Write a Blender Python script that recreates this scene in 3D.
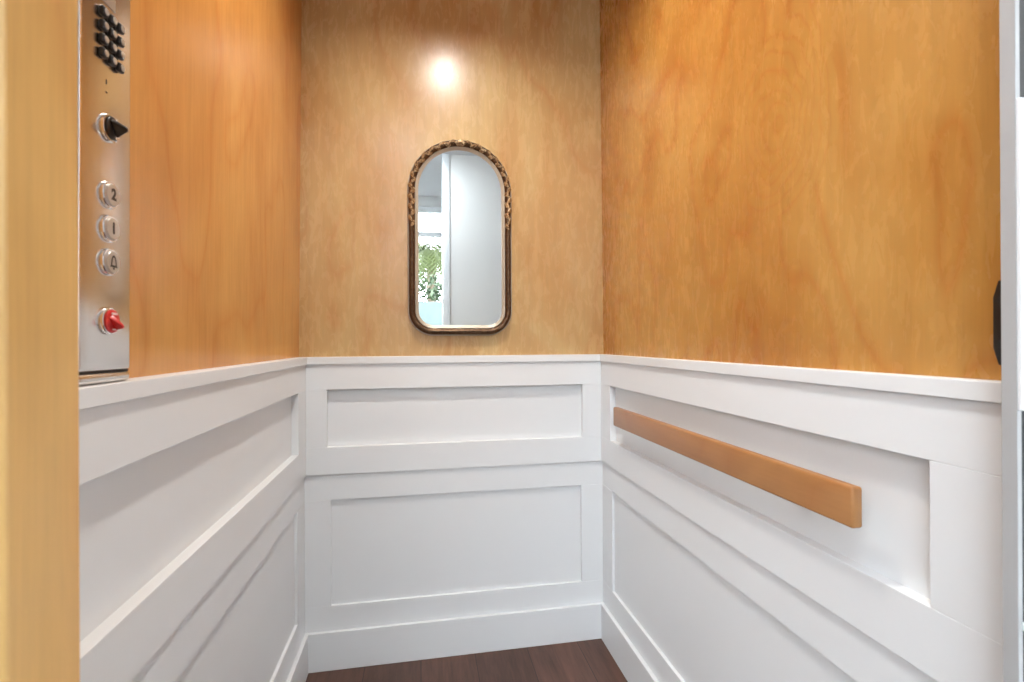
import bpy, bmesh, math, random
from mathutils import Vector, Matrix
random.seed(7)
for o in list(bpy.data.objects): bpy.data.objects.remove(o, do_unlink=True)
S = bpy.context.scene
COL = S.collection
PI = math.pi

# ------------------------------------------------------------------ camera
EYE = 0.9711
CAM = Vector((0.3319, -1.5507, EYE))
cd = bpy.data.cameras.new('camera'); cam = bpy.data.objects.new('camera', cd); COL.objects.link(cam)
cd.sensor_width = 36; cd.lens = 497.5 / 1024 * 36; cd.clip_start = 0.01
cd.dof.use_dof = True; cd.dof.focus_distance = 1.45; cd.dof.aperture_fstop = 8.0
yaw, pitch, roll = 0.1825, 0.001, -0.0047
cam.matrix_world = (Matrix.Translation(CAM) @ Matrix.Rotation(-yaw, 4, 'Z')
                    @ Matrix.Rotation(PI/2 + pitch, 4, 'X') @ Matrix.Rotation(roll, 4, 'Z'))
S.camera = cam

# ------------------------------------------------------------------ world: bright hazy sky
w = bpy.data.worlds.new('sky'); S.world = w; w.use_nodes = True
bg = w.node_tree.nodes['Background']
bg.inputs[0].default_value = (0.86, 0.93, 1.0, 1); bg.inputs[1].default_value = 7.0

# ------------------------------------------------------------------ view
S.view_settings.view_transform = 'Standard'; S.view_settings.look = 'None'
S.view_settings.gamma = 1; S.view_settings.use_curve_mapping = False
S.view_settings.exposure = 0.90

def area(name, loc, rot, size, power, color, shape='DISK', size_y=None):
    l = bpy.data.lights.new(name, 'AREA'); l.shape = shape; l.size = size
    if size_y: l.size_y = size_y
    l.energy = power; l.color = color
    o = bpy.data.objects.new(name, l); COL.objects.link(o); o.location = loc; o.rotation_euler = rot
    return o

# ------------------------------------------------------------------ geometry helpers
def obj(name, bm, mat=None, parent=None, smooth=False):
    me = bpy.data.meshes.new(name)
    bmesh.ops.recalc_face_normals(bm, faces=bm.faces)
    bm.to_mesh(me); bm.free()
    if smooth:
        me.polygons.foreach_set('use_smooth', [True]*len(me.polygons))
        try: me.set_sharp_from_angle(angle=math.radians(40))
        except Exception: pass
    o = bpy.data.objects.new(name, me); COL.objects.link(o)
    if mat: me.materials.append(mat)
    if parent:
        o.parent = parent
        q, off = parent, Vector((0,0,0))
        while q: off += q.location; q = q.parent
        me.transform(Matrix.Translation(-off))
    return o
def add_box(bm, x0, x1, y0, y1, z0, z1, bev=0.0, seg=2):
    r = bmesh.ops.create_cube(bm, size=1)
    vs = r['verts']
    for v in vs:
        v.co = Vector(((x0+x1)/2 + v.co.x*(x1-x0), (y0+y1)/2 + v.co.y*(y1-y0), (z0+z1)/2 + v.co.z*(z1-z0)))
    if bev > 0:
        es = list({e for v in vs for e in v.link_edges})
        bmesh.ops.bevel(bm, geom=es, offset=bev, segments=seg, profile=0.5, affect='EDGES')
def box(name, x0, x1, y0, y1, z0, z1, mat, parent=None, bev=0.0, seg=2):
    bm = bmesh.new(); add_box(bm, min(x0,x1), max(x0,x1), min(y0,y1), max(y0,y1), z0, z1, bev, seg)
    return obj(name, bm, mat, parent, smooth=bev > 0.002)
def add_cyl(bm, p, axis, r0, r1, h, n=32, bev=0.0):
    r = bmesh.ops.create_cone(bm, cap_ends=True, segments=n, radius1=r0, radius2=r1, depth=h)
    q = Vector(axis).normalized().to_track_quat('Z', 'Y').to_matrix().to_4x4()
    M = Matrix.Translation(Vector(p) + Vector(axis).normalized()*h/2) @ q
    bmesh.ops.transform(bm, matrix=M, verts=r['verts'])
    if bev > 0:
        top = [e for e in {e for v in r['verts'] for e in v.link_edges} if len(e.link_faces) == 2 and
               any(len(f.verts) > 4 for f in e.link_faces)]
        bmesh.ops.bevel(bm, geom=top, offset=bev, segments=3, profile=0.5, affect='EDGES')
def lathe(prof, n=40):
    """prof: (r, h) pairs around +X axis, h along +X"""
    bm = bmesh.new(); rings = []
    for r, h in prof:
        rings.append([bm.verts.new((h, r*math.cos(2*PI*i/n), r*math.sin(2*PI*i/n))) for i in range(n)])
    for a, b in zip(rings[:-1], rings[1:]):
        for i in range(n):
            bm.faces.new((a[i], a[(i+1) % n], b[(i+1) % n], b[i]))
    bm.faces.new(rings[0][::-1]); bm.faces.new(rings[-1])
    return bm
def shift(bm, v): bmesh.ops.translate(bm, verts=bm.verts, vec=Vector(v)); return bm
def thing(name, label, cat, loc=(0,0,0), group=None):
    o = bpy.data.objects.new(name, None); COL.objects.link(o); o.empty_display_size = .05
    o.location = loc; o['label'] = label; o['category'] = cat
    if group: o['group'] = group
    return o
def struct(o): o['kind'] = 'structure'; return o

# ------------------------------------------------------------------ materials
def mat(name, color, rough=0.5, metal=0.0, **kw):
    m = bpy.data.materials.new(name); m.use_nodes = True
    b = m.node_tree.nodes['Principled BSDF']
    b.inputs['Base Color'].default_value = (*color, 1); b.inputs['Roughness'].default_value = rough
    b.inputs['Metallic'].default_value = metal
    for k, v in kw.items(): b.inputs[k.replace('_', ' ')].default_value = v
    return m
def emit(name, color, s):
    m = bpy.data.materials.new(name); m.use_nodes = True; b = m.node_tree.nodes['Principled BSDF']
    b.inputs['Emission Color'].default_value = (*color, 1); b.inputs['Emission Strength'].default_value = s
    return m
class N:
    def __init__(s, m): s.t = m.node_tree; s.b = s.t.nodes['Principled BSDF']
    def n(s, typ, **kw):
        x = s.t.nodes.new(typ)
        for k, v in kw.items(): setattr(x, k, v)
        return x
    def l(s, a, b): s.t.links.new(a, b)
    def coord(s, loc, rot, scale):
        tc = s.n('ShaderNodeTexCoord'); mp = s.n('ShaderNodeMapping')
        mp.inputs['Location'].default_value = loc; mp.inputs['Rotation'].default_value = rot
        mp.inputs['Scale'].default_value = scale
        s.l(tc.outputs['Object'], mp.inputs['Vector']); return mp.outputs[0]
    def noise(s, vec, scale, detail=3, rough=.5, dist=0):
        x = s.n('ShaderNodeTexNoise'); x.inputs['Scale'].default_value = scale
        x.inputs['Detail'].default_value = detail; x.inputs['Roughness'].default_value = rough
        x.inputs['Distortion'].default_value = dist; s.l(vec, x.inputs['Vector']); return x.outputs['Fac']
    def math(s, op, a, b=None, c=None):
        x = s.n('ShaderNodeMath', operation=op)
        for i, v in enumerate((a, b, c)):
            if v is None: continue
            if isinstance(v, (int, float)): x.inputs[i].default_value = v
            else: s.l(v, x.inputs[i])
        return x.outputs[0]
    def ramp(s, f, stops):
        x = s.n('ShaderNodeValToRGB'); e = x.color_ramp.elements
        while len(e) < len(stops): e.new(.5)
        for q, (p, c) in zip(e, stops): q.position = p; q.color = (*c, 1)
        s.l(f, x.inputs[0]); return x.outputs[0]
    def mix(s, f, a, b, mode='MIX'):
        x = s.n('ShaderNodeMix', data_type='RGBA', blend_type=mode)
        if isinstance(f, (int, float)): x.inputs[0].default_value = f
        else: s.l(f, x.inputs[0])
        for i, v in ((6, a), (7, b)):
            if isinstance(v, tuple): x.inputs[i].default_value = (*v, 1)
            else: s.l(v, x.inputs[i])
        return x.outputs[2]
    def bump(s, f, strength, dist):
        x = s.n('ShaderNodeBump'); x.inputs['Strength'].default_value = strength
        x.inputs['Distance'].default_value = dist; s.l(f, x.inputs['Height'])
        s.l(x.outputs[0], s.b.inputs['Normal'])

def maple(name, off, pale, mid, deep, rough=.3, lines=1.0, horizontal=None, coat=0.0, eye=None, rings=12.0, figure=.35):
    """vertically grained maple veneer; the grain runs along local Z unless horizontal='Y'"""
    m = mat(name, mid, rough); k = N(m)
    L = 'Y' if horizontal else 'Z'
    def sc(a, along): return (a, along, a) if L == 'Y' else (a, a, along)
    broad = k.noise(k.coord(off, (0,0,0), sc(1.0, .55)), 3.2, 3, .55, .6)
    fig = k.noise(k.coord(off, (0,0,0), sc(1.0, .42)), 3.0, 2.5, .45, .35)
    c = k.math('MULTIPLY', fig, rings)
    if eye:                                           # an oval burl with rings round it
        cx, cy, cz, sy, sz, rad = eye
        mp = k.coord((-cx*0, -cy*sy, -cz*sz), (0,0,0), (0, sy, sz))
        ln = k.n('ShaderNodeVectorMath', operation='LENGTH'); k.l(mp, ln.inputs[0])
        wob = k.noise(k.coord(off, (0,0,0), (1,1,1)), 11, 2.5, .5)
        d_ = k.math('ADD', ln.outputs['Value'], k.math('MULTIPLY', wob, .48))
        msk = k.math('SMOOTH_MIN', k.math('MAXIMUM', k.math('SUBTRACT', rad, d_), 0.0), 1.0, .1)
        msk = k.math('MULTIPLY', msk, 12.0)
        c = k.math('ADD', c, msk)
    c = k.math('PINGPONG', c, 1.0)
    c = k.math('POWER', c, 5.0)                       # thin growth ring contours
    fine = k.noise(k.coord(off, (0,0,0), sc(1.0, .035)), 210, 2, .6)
    streak = k.noise(k.coord(off, (0,0,0), sc(1.0, .05)), 38, 3, .6, .3)
    fleck = k.noise(k.coord(off, (0,0,0), sc(1.0, .3)), 55, 3, .65, .8)
    base = k.ramp(broad, [(.33, deep), (.5, mid), (.68, pale)])
    s1 = k.math('MULTIPLY', k.math('SUBTRACT', streak, .5), .30*lines)
    s2 = k.math('MULTIPLY', k.math('SUBTRACT', fine, .5), .22*lines)
    s3 = k.math('MULTIPLY', k.math('SUBTRACT', fleck, .5), .15*lines)
    s4 = .045
    v = k.math('ADD', k.math('ADD', k.math('ADD', s1, s2), k.math('ADD', s3, s4)), 1.03)
    hs = k.n('ShaderNodeHueSaturation'); k.l(v, hs.inputs['Value']); k.l(base, hs.inputs['Color'])
    k.l(k.mix(k.math('MULTIPLY', c, figure*lines), hs.outputs[0], (.80,.50,.30), 'MULTIPLY'), k.b.inputs['Base Color'])
    k.l(k.math('ADD', k.math('MULTIPLY', fleck, .12), rough-.06), k.b.inputs['Roughness'])
    k.bump(k.math('ADD', fleck, k.math('MULTIPLY', streak, .6)), .02, .001)
    k.b.inputs['Coat Weight'].default_value = coat; k.b.inputs['Coat Roughness'].default_value = .2
    return m
EYE_Y, EYE_Z = -.815, 1.335
M_wood_back = maple('maple_back', (.3, 0, .7), (.54,.395,.19), (.48,.31,.135), (.43,.245,.09), .27)  # paler than the side walls: reflected haze is mixed into its colour
M_wood_left = maple('maple_left', (2.1, 4.0, .2), (.58,.30,.085), (.52,.24,.064), (.45,.19,.045), .22)
M_wood_right = maple('maple_right', (5.2, 1.35, 2.9), (.475,.255,.070), (.425,.203,.045), (.365,.148,.028), .27, eye=(0, EYE_Y, EYE_Z, 8.6, 6.2, 1.25), rings=19.0, figure=.5)
M_wood_post = maple('maple_post', (7.2, 1.4, .9), (.70,.46,.18), (.64,.385,.13), (.53,.30,.09), .4)
M_rail = maple('maple_handrail', (3.2, 1.4, .9), (.45,.225,.088), (.39,.185,.068), (.33,.145,.046), .32, .6, horizontal=True)

def paint(name, c, rough):
    m = mat(name, c, rough); k = N(m)
    n = k.noise(k.coord((0,0,0),(0,0,0),(1,1,1)), 120, 3, .6)
    k.bump(n, .03, .001)
    return m
M_white = paint('white_semi_gloss_paint', (.765,.79,.81), .38)
M_hall = paint('hall_wall_paint', (.78,.78,.77), .6)
M_ceil = paint('ceiling_paint', (.80,.80,.80), .7)

def floor_mat():
    m = mat('walnut_plank_floor', (.10,.045,.03), .38); k = N(m)
    v = k.coord((0,0,0),(0,0,PI/2),(1,1,1))
    br = k.n('ShaderNodeTexBrick'); k.l(v, br.inputs['Vector'])
    br.inputs['Scale'].default_value = 1; br.inputs['Brick Width'].default_value = 1.22
    br.inputs['Row Height'].default_value = .165; br.inputs['Mortar Size'].default_value = .0014
    br.inputs['Mortar Smooth'].default_value = .3
    br.inputs['Color1'].default_value = (.072,.032,.021,1); br.inputs['Color2'].default_value = (.096,.043,.029,1)
    br.inputs['Mortar'].default_value = (.02,.01,.008,1); br.offset = .37
    g = k.noise(k.coord((0,0,0),(0,0,0),(1,.08,1)), 70, 5, .65, .5)
    g2 = k.noise(k.coord((3,0,0),(0,0,0),(1,.25,1)), 14, 4, .6, 1.0)
    f = k.math('ADD', k.math('MULTIPLY', g, 1.5), k.math('MULTIPLY', g2, 1.5))
    hs = k.n('ShaderNodeHueSaturation'); k.l(k.math('ADD', f, -.45), hs.inputs['Value'])
    k.l(br.outputs['Color'], hs.inputs['Color']); k.l(hs.outputs[0], k.b.inputs['Base Color'])
    k.bump(k.math('SUBTRACT', g, k.math('MULTIPLY', br.outputs['Fac'], 2.0)), .15, .002)
    return m
M_floor = floor_mat()

def brushed(name, c, rough):
    m = mat(name, c, rough, 1.0); k = N(m)
    g = k.noise(k.coord((0,0,0),(0,0,0),(1,1,.01)), 900, 2, .6)
    k.l(k.math('ADD', k.math('MULTIPLY', g, .15), rough-.07), k.b.inputs['Roughness'])
    k.b.inputs['Anisotropic'].default_value = .5
    k.bump(g, .05, .0005)
    return m
M_steel = brushed('brushed_stainless_steel', (.74,.70,.66), .22)
M_chrome = mat('polished_chrome', (.85,.85,.86), .08, 1.0)
M_button = mat('satin_button_face', (.62,.61,.59), .32, .85)
M_black = mat('black_plastic', (.012,.012,.013), .28)
M_ink = mat('engraved_black', (.02,.018,.016), .5)
M_red = mat('red_plastic', (.62,.03,.03), .3)
M_mark = mat('pale_legend_print', (.85,.62,.6), .5)
M_seam = mat('dark_seam', (.02,.02,.02), .6)
M_alu = mat('grey_painted_metal', (.40,.405,.41), .45)
M_dark = mat('dark_grey_metal', (.02,.022,.023), .5)
M_mirror = mat('silvered_glass', (.93,.95,.94), .0, 1.0)

def bronze():
    m = mat('aged_bronze_gilt', (.12,.07,.04), .38, .75); k = N(m)
    g = k.noise(k.coord((0,0,0),(0,0,0),(1,1,1)), 90, 4, .6)
    k.l(k.ramp(g, [(.4, (.075,.04,.022)), (.6, (.12,.07,.038)), (.8, (.2,.13,.07))]), k.b.inputs['Base Color'])
    k.bump(g, .2, .001); return m
def gilt():
    m = mat('worn_gold_leaf', (.4,.28,.15), .4, .7); k = N(m)
    g = k.noise(k.coord((0,0,0),(0,0,0),(1,1,1)), 160, 3, .6)
    k.l(k.ramp(g, [(.36, (.14,.09,.05)), (.5, (.42,.30,.17)), (.64, (.74,.60,.40))]), k.b.inputs['Base Color'])
    return m
M_bronze = bronze(); M_gilt = gilt()
M_liner = mat('champagne_liner', (.47,.42,.34), .4, .2)

# ------------------------------------------------------------------ the cab shell
W = 0.914
FRONT = -1.17
Z = dict(c=.9057, ut=.8306, ub=.6594, b=.5783, lt=.5009, lb=.1861, bt=.1133)
CEIL = 2.14
WL, WR = -.022, .929                       # faces of the wood at the chair rail; the sheets lean in slightly

def leaning_sheet(name, x, sign, lean, m):
    bm = bmesh.new(); add_box(bm, min(x, x+sign*.015), max(x, x+sign*.015), -1.2, .03, .908, CEIL)
    for v in bm.verts: v.co.x -= sign*lean*(v.co.z-.93)
    return struct(obj(name, bm, m))
wall_left = leaning_sheet('wall_left', WL, -1, .0115, M_wood_left)
wall_right = leaning_sheet('wall_right', WR, 1, .0068, M_wood_right)
wall_back = struct(box('wall_back', -.037, .944, .015, .03, .908, CEIL, M_wood_back))

g = .0004
def pb(name, par, *a, bev=.0007): return box(name, *a, M_white, par, bev=bev, seg=1)
# back wainscot
B = wall_back
o = pb('recessed_panel', B, .02, .90, .019, .03, Z['b'], .89, bev=0)
o = pb('recessed_panel', B, .02, .90, .014, .03, .10, .57, bev=0)
pb('top_rail', B, 0, W, 0, .019, Z['ut'], Z['c'])
pb('middle_rail', B, 0, W, 0, .019, Z['b'], Z['ub'])
pb('stile', B, 0, .0587, 0, .019, Z['ub'], Z['ut'])
pb('stile', B, .8514, W, 0, .019, Z['ub'], Z['ut'])
pb('lower_rail', B, -.006, W+.006, .006, .019, Z['lt'], Z['b']+.004)
pb('bottom_rail', B, -.006, W+.006, .006, .019, .09, Z['lb'])
pb('stile', B, -.006, .0681, .006, .019, Z['lb'], Z['lt'])
pb('stile', B, .8464, W+.006, .006, .019, Z['lb'], Z['lt'])
# side wainscots
for s, par, X0, uy, ly in ((-1, wall_left, 0, .0879, .0832), (1, wall_right, W, .0766, .0752)):
    def sb(name, d0, d1, ya, yb, za, zb, bev=.0007):
        pb(name, par, X0 + s*d0, X0 + s*d1, ya, yb, za, zb, bev=bev)
    sb('recessed_panel', .0195, .034, -1.2, .019, Z['b'], .905, 0)
    sb('recessed_panel', .014, .034, -1.2, .019, .08, .575, 0)
    sb('top_rail', 0, .0195, -1.2, .019, Z['ut'], Z['c'])
    sb('middle_rail', 0, .0195, -1.2, .019, Z['b'], Z['ub'])
    sb('stile', 0, .0195, -uy, .019, Z['ub'], Z['ut'])
    sb('stile', 0, .0195, -1.2, -1.069, Z['ub'], Z['ut'])
    sb('lower_rail', .006, .0195, -1.2, .019, Z['lt'], Z['b']+.004)
    sb('bottom_rail', .006, .0195, -1.2, .019, .09, Z['lb'])
    sb('stile', .006, .0195, -ly, .019, Z['lb'], Z['lt'])
    sb('stile', .006, .0195, -1.2, -1.069, Z['lb'], Z['lt'])
# chair rail caps (trim) and baseboards
def trimbox(name, *a, bev=.0015): return struct(box(name, *a, M_white, None, bev=bev))
trimbox('trim_1', WL-.001, WR+.001, -.006, .0148, Z['c'], .9278)
trimbox('trim_2', WL-.006, .006, -1.2, -.006, Z['c'], .9278)
trimbox('trim_3', W-.006, WR+.006, -1.2, -.006, Z['c'], .9278)
trimbox('baseboard_back', -.006, W+.006, -.0055, .0055, 0, Z['bt'])
trimbox('baseboard_left', -.006, .0055, -1.2, -.0055, 0, Z['bt'])
trimbox('baseboard_right', W-.0055, W+.006, -1.2, -.0055, 0, Z['bt'])
# tiny nail patch on the right recessed panel
bm = bmesh.new(); add_cyl(bm, (W+.0195, -.905, .744), (-1,0,0), .0022, .0012, .0012, 12)
obj('nail_patch', bm, M_white, wall_right)

# unseen shell added behind the panelling to keep sky light out of the joints
bm = bmesh.new(); add_box(bm, -.10, -.0405, -1.2, .10, -.03, CEIL+.02); add_box(bm, W+.0405, W+.10, -1.2, .10, -.03, CEIL+.02); add_box(bm, -.0405, W+.0405, .0405, .10, -.03, CEIL+.02)
struct(obj('wall_leak_block', bm, M_hall))
# floor of the cab and of the landing
struct(box('floor', -.04, W+.04, -1.2, .03, -.03, 0, M_floor))

# cab ceiling with a round hole for the downlight
LX, LY, LR = .44, -.60, .06
bm = bmesh.new()
n = 32; x0, x1, y0, y1 = -.04, W+.04, -1.26, .04
def on_square(a):
    c, s_ = math.cos(a), math.sin(a); t = 1e9
    if c > 1e-9: t = min(t, (x1-LX)/c)
    if c < -1e-9: t = min(t, (x0-LX)/c)
    if s_ > 1e-9: t = min(t, (y1-LY)/s_)
    if s_ < -1e-9: t = min(t, (y0-LY)/s_)
    return (LX+c*t, LY+s_*t)
angs = sorted([2*PI*i/n for i in range(n)] + [math.atan2(cy-LY, cx-LX) % (2*PI) for cx in (x0,x1) for cy in (y0,y1)])
lay = []
for z in (CEIL, CEIL+.02):
    lay.append(([bm.verts.new((*on_square(a), z)) for a in angs],
                [bm.verts.new((LX+LR*math.cos(a), LY+LR*math.sin(a), z)) for a in angs]))
m_ = len(angs)
for i in range(m_):
    j = (i+1) % m_
    for o_, h_ in lay: bm.faces.new((o_[i], o_[j], h_[j], h_[i]))
    bm.faces.new((lay[0][0][i], lay[1][0][i], lay[1][0][j], lay[0][0][j]))
    bm.faces.new((lay[0][1][i], lay[0][1][j], lay[1][1][j], lay[1][1][i]))
struct(obj('ceiling', bm, M_ceil))
def lathe_z(prof, nn, loc):
    bm = lathe(prof, nn)
    bmesh.ops.rotate(bm, verts=bm.verts, matrix=Matrix.Rotation(-PI/2, 3, 'Y'))
    return shift(bm, loc)
dl = thing('recessed_downlight', 'round recessed downlight in the lift ceiling above the mirror', 'ceiling light', (LX, LY, CEIL))
def tube(r_in, r_out, z0_, z1_, nn=40):
    bm = bmesh.new(); R = []
    for r, z in ((r_in, z0_), (r_out, z0_), (r_out, z1_), (r_in, z1_)):
        R.append([bm.verts.new((LX + r*math.cos(2*PI*i/nn), LY + r*math.sin(2*PI*i/nn), z)) for i in range(nn)])
    for a in range(4):
        A, C_ = R[a], R[(a+1) % 4]
        for i in range(nn): bm.faces.new((A[i], A[(i+1) % nn], C_[(i+1) % nn], C_[i]))
    return bm
obj('trim_ring', tube(LR-.001, LR+.018, CEIL-.003, CEIL), M_ceil, dl, True)
obj('can', tube(LR-.001, LR+.003, CEIL, CEIL+.10), M_dark, dl, True)
bm = bmesh.new(); add_cyl(bm, (LX, LY, CEIL+.032), (0,0,1), .045, .045, .008, 32)
obj('lens', bm, mat('frosted_lens', (.9,.9,.85), .3), dl)
lamp = area('downlight_lamp', (LX, LY, CEIL+.029), (0,0,0), .088, 8.0, (1.0,.94,.86)); lamp.parent = None

# front of the cab: wooden return at the left
struct(box('trim_4', -.04, .1254, -1.2565, -1.2, 0, CEIL, M_wood_post, None, bev=.002))

# ------------------------------------------------------------------ right side gate post
gp = thing('gate_post', 'white metal gate post at the front edge of the right lift wall', 'door frame', (.877, -1.18, 0))
box('post', .8745, .8800, -1.1830, -1.170, 0, CEIL-.001, M_alu, gp, bev=.0008)
box('channel', .8801, .905, -1.1795, -1.172, 0, CEIL-.001, M_dark, gp)
box('lock_box', .8752, .905, -1.1860, -1.1797, .905, 1.194, M_white, gp, bev=.0012)
box('bracket', .8790, .905, -1.1930, -1.1797, .701, .707, M_white, gp, bev=.001)

bm = bmesh.new()
pts = [(-1.155,.955),(-1.140,.944),(-1.135,.962),(-1.135,1.014),(-1.140,1.032),(-1.155,1.021)]
for x in (.928, .914):
    pass
va = [bm.verts.new((.9275, y, z)) for y, z in pts]; vb = [bm.verts.new((.914, y, z)) for y, z in pts]
bm.faces.new(va); bm.faces.new(vb[::-1])
for i in range(6): bm.faces.new((va[i], va[(i+1)%6], vb[(i+1)%6], vb[i]))
bmesh.ops.bevel(bm, geom=list(bm.edges), offset=.0012, segments=2, affect='EDGES', profile=.5)
gl = thing('gate_catch', 'small black six-sided metal catch on the right wooden wall beside the gate post', 'catch', (.92, -1.143, .988))
obj('catch_plate', bm, M_black, gl, True)
for z in (.966, 1.010):
    bm = bmesh.new(); add_cyl(bm, (.9142, -1.143, z), (-1,0,0), .004, .0035, .0015, 16)
    obj('screw', bm, M_dark, gl, True)

# ------------------------------------------------------------------ handrail
hr = thing('handrail', 'flat amber maple handrail board along the right white panelled wall', 'handrail', (.896, -.575, .747))
bm = bmesh.new(); add_box(bm, .888, .905, -.990, -.167, .7225, .7775, .004, 3)
obj('rail_board', bm, M_rail, hr, True)
for y in (-.30, -.575, -.85):
    bm = bmesh.new(); add_cyl(bm, (.905, y, .75), (1,0,0), .011, .011, W+.0195-.905, 24)
    obj('standoff', bm, M_alu, hr, True)

# ------------------------------------------------------------------ control panel
cp = thing('control_panel', 'tall brushed steel lift control panel on the left wooden wall', 'control panel', (0, -.94, .93))
ZT = 1.62
bm = bmesh.new(); add_box(bm, -.028, 0, -.986, -.8955, .9415, ZT, .0035, 3)
obj('faceplate', bm, M_steel, cp, True)
box('seam', -.028, -.0016, -.9845, -.897, .9395, .9418, M_seam, cp)
bm = bmesh.new(); add_box(bm, -.028, 0, -.986, -.8955, .9285, .9398, .0042, 4)
obj('bottom_cap', bm, M_steel, cp, True)

def text_mesh(txt, size):
    c = bpy.data.curves.new('t', 'FONT'); c.body = txt; c.size = size; c.align_x = 'CENTER'; c.align_y = 'CENTER'
    c.extrude = .0002; c.offset = .0007
    o = bpy.data.objects.new('t', c); COL.objects.link(o)
    dg = bpy.context.evaluated_depsgraph_get(); dg.update()
    me = bpy.data.meshes.new_from_object(o.evaluated_get(dg))
    bpy.data.objects.remove(o); bm = bmesh.new(); bm.from_mesh(me); return bm
# glyph frame on the panel: text x -> +Y (away from camera is to the right on screen), text y -> +Z, text z -> +X
GM = Matrix(((0,0,1,0),(1,0,0,0),(0,1,0,0),(0,0,0,1)))
def bell_bm(s):
    bm = bmesh.new()
    P_ = [(-.5,-.42),(-.36,-.28),(-.32,.1),(-.2,.42),(0,.55),(.2,.42),(.32,.1),(.36,-.28),(.5,-.42)]
    In = [(-.26,-.27),(-.235,-.2),(-.2,.08),(-.12,.31),(0,.40),(.12,.31),(.2,.08),(.235,-.2),(.26,-.27)]
    for z in (0, .0003):
        A = [bm.verts.new((x*s, y*s, z)) for x, y in P_]; C_ = [bm.verts.new((x*s, y*s, z)) for x, y in In]
        for i in range(9): 
            j = (i+1) % 9; bm.faces.new((A[i], A[j], C_[j], C_[i]))
    add_cyl(bm, (0, -.52*s, 0), (0,0,1), .1*s, .1*s, .0003, 12)
    return bm
BY, BX = -.9405, 0.0
def button(z, glyph, label):
    rg = shift(lathe([(.0150,0),(.0150,.0025),(.0138,.0042),(.0128,.0042),(.0124,.0025),(.011,.0022)]), (BX, BY, z))
    r = obj('button_ring', rg, M_chrome, cp, True); r['label'] = label + ' ring'
    f = obj('button', shift(lathe([(.0120,.001),(.0120,.0052),(.0112,.0062),(.006,.0063)]), (BX, BY, z)), M_button, cp, True)
    f['label'] = label
    g_ = glyph; g_.transform(Matrix.Translation((BX+.0064, BY, z)) @ GM)
    obj('glyph', g_, M_ink, f)
button(1.1315, text_mesh('2', .0165), 'round steel button marked 2')
button(1.0950, text_mesh('1', .0165), 'round steel button marked 1')
button(1.0590, bell_bm(.0135), 'round steel button marked with a bell')

# key switch (black) and stop switch (red)
def lever(L, wdt, h, ang):
    bm = bmesh.new()
    A = [(0,-wdt/2,-h),(0,wdt/2,-h),(0,wdt/2,h),(0,-wdt/2,h)]
    C_ = [(L,-wdt/5,-h*.22),(L,wdt/5,-h*.22),(L,wdt/5,h*.22),(L,-wdt/5,h*.22)]
    a = [bm.verts.new(v) for v in A]; b = [bm.verts.new(v) for v in C_]
    bm.faces.new(a); bm.faces.new(b[::-1])
    for i in range(4): bm.faces.new((a[i], a[(i+1)%4], b[(i+1)%4], b[i]))
    bmesh.ops.bevel(bm, geom=list(bm.edges), offset=.0008, segments=2, affect='EDGES', profile=.5)
    bmesh.ops.rotate(bm, verts=bm.verts, matrix=Matrix.Rotation(ang, 3, 'X'))
    return bm
kz = 1.204
r = obj('switch_ring', shift(lathe([(.0152,0),(.0152,.0025),(.0142,.0042),(.0130,.0044),(.0124,.003),(.010,.003)]), (0, BY, kz)), M_chrome, cp, True)
k_ = obj('key_switch', shift(lathe([(.0122,.002),(.0122,.0058),(.0110,.0068),(.004,.0070)]), (0, BY, kz)), M_black, cp, True)
k_['label'] = 'black turning key switch'
obj('lever', shift(lever(.0125, .0075, .0095, .6), (.007, BY, kz)), M_black, k_, True)
bm = bmesh.new(); add_cyl(bm, (.0070, BY+.004, kz+.0085), (1,0,0), .0026, .0024, .0014, 16)
add_cyl(bm, (.0070, BY+.003, kz-.0088), (1,0,0), .0026, .0024, .0014, 16)
obj('index_dot', bm, M_chrome, k_, True)
rz_ = .9950
obj('switch_ring', shift(lathe([(.0150,0),(.0150,.0025),(.0139,.0042),(.0129,.0044),(.0124,.003),(.010,.003)]), (0, BY, rz_)), M_chrome, cp, True)
k_ = obj('stop_switch', shift(lathe([(.0124,.002),(.0124,.0058),(.011,.0068),(.004,.0070)]), (0, BY, rz_)), M_red, cp, True)
k_['label'] = 'red stop switch'
L_ = lever(.0095, .0075, .0085, 0.7)
for v in L_.verts: v.co.z -= v.co.x*.5
obj('lever', shift(L_, (.0065, BY, rz_-.001)), M_red, k_, True)
bm = bmesh.new(); add_box(bm, .0072, .0077, BY-.0055, BY+.0055, rz_+.0068, rz_+.0092, .0002)
add_box(bm, .0072, .0077, BY-.004, BY+.004, rz_-.0098, rz_-.0080, .0002)
obj('legend', bm, M_mark, k_)
# key pad: three columns of four black keys
cnt = 0
for cy_ in (-.9530, -.9385, -.9240):
    for i in range(4):
        z = 1.3235 - i*.01475
        bm = bmesh.new(); add_box(bm, 0, .0058, cy_-.0050, cy_+.0050, z-.0050, z+.0050, .0022, 4)
        ky = obj('key', bm, M_black, cp, True)
        bm = bmesh.new(); add_cyl(bm, (.0056, cy_+.0003, z), (1,0,0), .0036, .0030, .0009, 20)
        obj('key_face', bm, M_button, ky, True)
# little engraved ticks below the keys and a small pale plate above them
bm = bmesh.new(); add_box(bm, 0, .0003, -.9435, -.9422, 1.2508, 1.2560); add_box(bm, 0, .0003, -.9445, -.9410, 1.2415, 1.2426)
obj('engraving', bm, M_ink, cp)
box('name_plate', 0, .0008, -.958, -.928, 1.338, 1.352, M_button, cp, bev=.0003)

cp.location.y -= .0045; cp.rotation_euler = (-.0115, 0, 0)      # it hangs very slightly out of plumb

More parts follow.
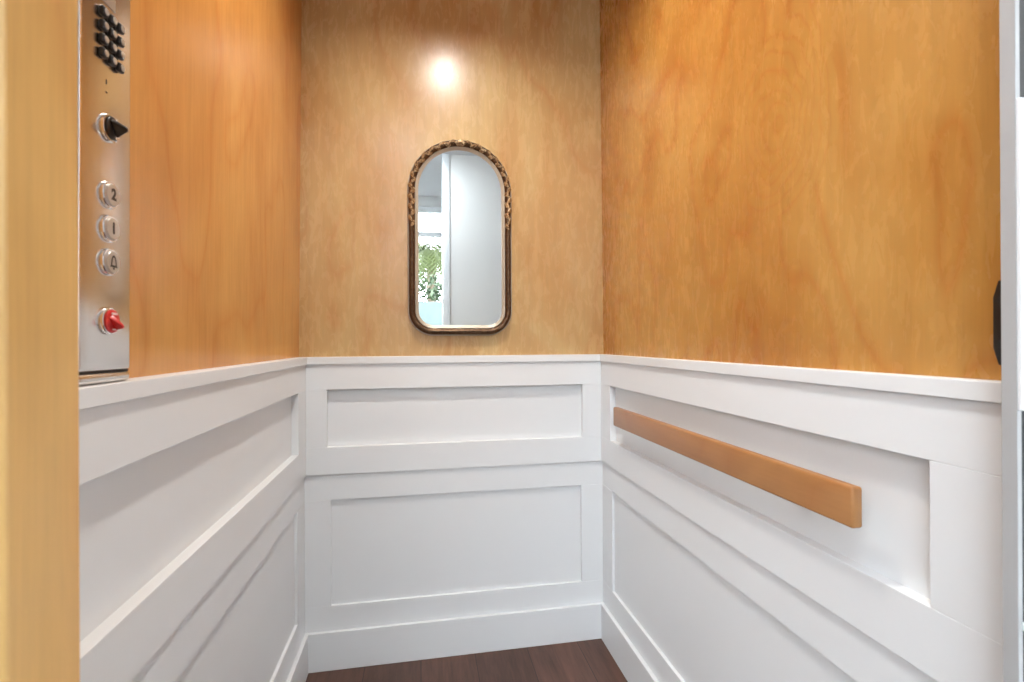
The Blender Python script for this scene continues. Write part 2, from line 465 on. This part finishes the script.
# ------------------------------------------------------------------ mirror
MX, MB, MT, MR = .4575, .990, 1.602, .1622
YW = .015
def outline(o):
    o = o*1.13; R = MR - o; r = max(.078 - o, .002); P_ = []
    zc = MT - MR
    for i in range(0, 49): a = PI*i/48; P_.append((MX + R*math.cos(a), zc + R*math.sin(a)))
    for i in range(1, 8): P_.append((MX - R, zc + (MB+.078 - zc)*i/8))
    for i in range(0, 17): a = PI + PI/2*i/16; P_.append((MX - (MR-.078) + r*math.cos(a), MB+.078 + r*math.sin(a)))
    for i in range(1, 4): P_.append((MX - (MR-.078) + 2*(MR-.078)*i/4, MB+o))
    for i in range(0, 17): a = -PI/2 + PI/2*i/16; P_.append((MX + (MR-.078) + r*math.cos(a), MB+.078 + r*math.sin(a)))
    for i in range(1, 8): P_.append((MX + R, MB+.078 + (zc - MB-.078)*i/8))
    return P_
def sweep(prof):
    """prof: list of (offset inward, height off the wall)"""
    bm = bmesh.new(); rings = [[bm.verts.new((x, YW-h, z)) for x, z in outline(o)] for o, h in prof]
    n_ = len(rings[0]); k_ = len(rings)
    for a in range(k_):
        A, C_ = rings[a], rings[(a+1) % k_]
        for i in range(n_): bm.faces.new((A[i], A[(i+1) % n_], C_[(i+1) % n_], C_[i]))
    return bm
mr = thing('arched_mirror', 'arched wall mirror in a carved bronze frame on the back wooden wall', 'mirror', (MX, YW, MB))
obj('outer_lip', sweep([(0,0),(0,.008),(.001,.0095),(.003,.009),(.0035,0)]), M_liner, mr, True)
hb = [(.0030,0),(.0030,.010)] + [(.0115 - .0085*math.cos(PI*i/10), .012 + .012*math.sin(PI*i/10)) for i in range(11)] + [(.020,.010),(.020,0)]
obj('frame', sweep(hb), M_bronze, mr, True)
obj('liner', sweep([(.0195,0),(.0195,.0125),(.0210,.0140),(.0228,.0135),(.0250,.0105),(.0290,.0085),(.0290,0)]), M_liner, mr, True)
bm = bmesh.new()
P_ = outline(.027); a_ = [bm.verts.new((x, YW-.0075, z)) for x, z in P_]; b_ = [bm.verts.new((x, YW-.003, z)) for x, z in P_]
bm.faces.new(a_); bm.faces.new(b_[::-1])
for i in range(len(P_)): bm.faces.new((a_[i], a_[(i+1) % len(P_)], b_[(i+1) % len(P_)], b_[i]))
obj('mirror_glass', bm, M_mirror, mr)
# carved leaves climbing both sides and meeting at the crown
bm = bmesh.new(); zc = MT - MR
def leaf(c, d, nrm, L, wd, ht, curl, c0=None, out=None):
    c0 = c0 or c; out = (out or nrm).normalized()
    def base_h(p): return .012 + .012*math.sqrt(max(0, 1 - ((p-c0).dot(out)/.0105)**2))
    """c centre in wall plane, d direction along frame, nrm outward; a ribbed leaf blade"""
    d = d.normalized(); nrm = nrm.normalized(); rows = []
    for i in range(7):
        t = i/6; hw = wd*math.sin(PI*min(1, t*.92+.06))**.7
        row = []
        for j in range(-2, 3):
            q = j/2
            p = c + d*(L*(t-.5)) + nrm*(q*hw + curl*math.sin(PI*t))
            h = ht*(.35 + .65*math.sin(PI*t)) * (1 - .65*q*q) - (.22*ht if j == 0 else 0)
            row.append(bm.verts.new((p.x, YW - base_h(p) - h, p.y)))
        rows.append(row)
    base = []
    for i in range(6):
        for j in range(4): bm.faces.new((rows[i][j], rows[i][j+1], rows[i+1][j+1], rows[i+1][j]))
    rim = [rows[0][j] for j in range(5)] + [rows[i][4] for i in range(1,7)] + [rows[6][j] for j in (3,2,1,0)] + [rows[i][0] for i in range(5,0,-1)]
    low = [bm.verts.new((v.co.x, v.co.y+.006, v.co.z)) for v in rim]
    for i in range(len(rim)):
        j = (i+1) % len(rim); bm.faces.new((rim[i], rim[j], low[j], low[i]))
R_ = MR - .0125
for side in (-1, 1):
    arc = PI/2*R_; tot = arc + .115; n_ = 21
    for i in range(n_):
        s_ = tot*(i+.5)/n_
        if s_ < .115:
            c = Vector((MX + side*R_, zc - .115 + s_)); d = Vector((0,1)); nr = Vector((side,0)); fat = 1.15 if s_ > .03 else .85
        else:
            a = (s_-.115)/R_; c = Vector((MX + side*R_*math.cos(a), zc + R_*math.sin(a)))
            d = Vector((-side*math.sin(a), math.cos(a))); nr = Vector((side*math.cos(a), math.sin(a))); fat = 1
        alt = 1 if i % 2 else -1
        dd = (d + nr*alt*.42)
        leaf(c + nr*alt*.0034, dd, nr, .0225, .0060*fat, .0038, .0015*alt, c, nr)
leaf(Vector((MX, zc+R_+.001)), Vector((1,0)), Vector((0,1)), .024, .0075, .005, 0, Vector((MX, zc+R_)), Vector((0,1)))
obj('carved_leaves', bm, M_gilt, mr, True)

# ------------------------------------------------------------------ the landing behind the camera (seen in the mirror, gives the daylight)
HC = 2.42; FY = -3.45
struct(box('floor', -2.2, 2.6, FY-.1, -1.2, -.03, 0, M_floor)).name = 'floor_landing'
struct(box('ceiling_landing', -2.2, 2.6, FY-.1, -1.262, HC, HC+.05, mat('landing_ceiling_paint', (.62,.63,.64), .7)))
# wall around the lift opening
bm = bmesh.new()
add_box(bm, -2.2, .10, -1.34, -1.262, 0, HC); add_box(bm, .92, 2.6, -1.34, -1.262, 0, HC); add_box(bm, .10, .92, -1.34, -1.262, 2.16, HC)
struct(obj('wall_landing', bm, M_hall))
struct(box('wall_landing_left', -2.25, -2.2, FY-.1, -1.262, 0, HC, M_hall))
struct(box('wall_landing_right', 2.6, 2.65, FY-.1, -1.262, 0, HC, M_hall))
# white wall standing behind the photographer, with its corner trim
struct(box('wall_partition', .53, 2.6, -2.42, -2.30, 0, HC, M_hall))
struct(box('trim_5', .505, .56, -2.43, -2.288, 0, HC, M_white, None, bev=.003))
# window wall
WX0, WX1, WZ0, WZ1 = -1.9, .78, .30, 2.32
bm = bmesh.new()
add_box(bm, -2.2, WX0, FY-.1, FY, 0, HC); add_box(bm, WX1, 2.6, FY-.1, FY, 0, HC)
add_box(bm, WX0, WX1, FY-.1, FY, 0, WZ0); add_box(bm, WX0, WX1, FY-.1, FY, WZ1, HC)
struct(obj('wall_front', bm, M_hall))
bm = bmesh.new()
t_ = .05
for a in ((WX0,WX0+t_,WZ0,WZ1),(WX1-t_,WX1,WZ0,WZ1),(WX0,WX1,WZ0,WZ0+t_),(WX0,WX1,WZ1-t_,WZ1),(-.90,-.86,WZ0,WZ1),(WX0,WX1,2.03,2.07)):
    add_box(bm, a[0], a[1], FY-.08, FY-.02, a[2], a[3])
wf = struct(obj('window_1', bm, M_white))
gm = mat('window_glass', (1,1,1), 0.0, 0.0); nt = gm.node_tree
gb = nt.nodes['Principled BSDF']; gb.inputs['Transmission Weight'].default_value = 1; gb.inputs['IOR'].default_value = 1.01
box('glass', WX0+.02, WX1-.02, FY-.055, FY-.05, WZ0+.02, WZ1-.02, gm, wf)
# outdoors: terrace, white parapet, palm and shrubs
struct(box('ground_terrace', -8, 8, -14, FY-.1, -.06, -.01, mat('pale_terrace', (.2,.2,.19), .8)))
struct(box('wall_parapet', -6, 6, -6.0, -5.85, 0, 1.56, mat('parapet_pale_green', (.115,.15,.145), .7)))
M_leaf = mat('palm_green', (.055,.075,.012), .5); M_leaf2 = mat('shrub_green', (.05,.08,.035), .6)
M_trunk = mat('palm_trunk', (.18,.13,.09), .8)
def palm(x, y, h, seed, lab):
    random.seed(seed)
    t = thing('palm_tree', lab, 'tree', (x, y, 0), )
    bm = bmesh.new()
    for i in range(14): add_cyl(bm, (x, y, h*i/14), (0,0,1), .10, .085, h/14, 12)
    obj('trunk', bm, M_trunk, t)
    bm = bmesh.new()
    for k in range(60):
        a = random.uniform(0, 2*PI); up = random.uniform(-.5, 1.1); L = random.uniform(.8, 1.15)
        prev = Vector((x, y, h)); d = Vector((math.cos(a), math.sin(a), up)).normalized()
        for s_ in range(12):
            nx = prev + d*L/12; d = (d + Vector((0,0,-.13))).normalized()
            side = d.cross(Vector((0,0,1))).normalized()
            for sg in (-1, 1):
                q = prev + side*sg*.30*math.sin(PI*(s_+1.5)/14) + Vector((0,0,-.16)) + d*.08
                v = [bm.verts.new(p) for p in (prev, prev+d*.035, q)]
                bm.faces.new(v)
            prev = nx
    obj('fronds', bm, M_leaf, t)
palm(.56, -8.4, 2.78, 3, 'tall palm tree beyond the white parapet outside the window')
palm(-1.6, -8.9, 2.2, 5, 'shorter palm tree further left outside the window')
random.seed(11)
bm = bmesh.new()
for k in range(2600):
    c = Vector((random.gauss(.2, 1.4), random.gauss(-6.8, .15), random.uniform(1.3, 2.05)))
    v = [bm.verts.new(c + Vector((random.uniform(-.07,.07), random.uniform(-.07,.07), random.uniform(-.07,.07)))) for _ in range(3)]
    bm.faces.new(v)
sh = obj('hedge', bm, M_leaf2); sh['kind'] = 'stuff'; sh['label'] = 'loose green hedge behind the white parapet outside'; sh['category'] = 'hedge'

# unseen fill lights added under the landing ceiling to brighten the cab
M_lit = emit('fill_light_diffuser', (.84,.93,1.0), 21.0)
for i, (x, y, lab) in enumerate(((.2, -1.9, 'added round fill light under the landing ceiling nearest the lift'),
                                  (-1.2, -2.5, 'added round fill light under the landing ceiling near the window'))):
    t = thing('added_fill_light', lab, 'ceiling light', (x, y, HC))
    bm = bmesh.new(); add_cyl(bm, (x, y, HC-.03), (0,0,1), .23, .23, .03, 40, .004); obj('base_ring', bm, M_ceil, t, True)
    bm = bmesh.new(); add_cyl(bm, (x, y, HC-.05), (0,0,1), .19, .21, .02, 40, .004); obj('diffuser', bm, M_lit, t, True)
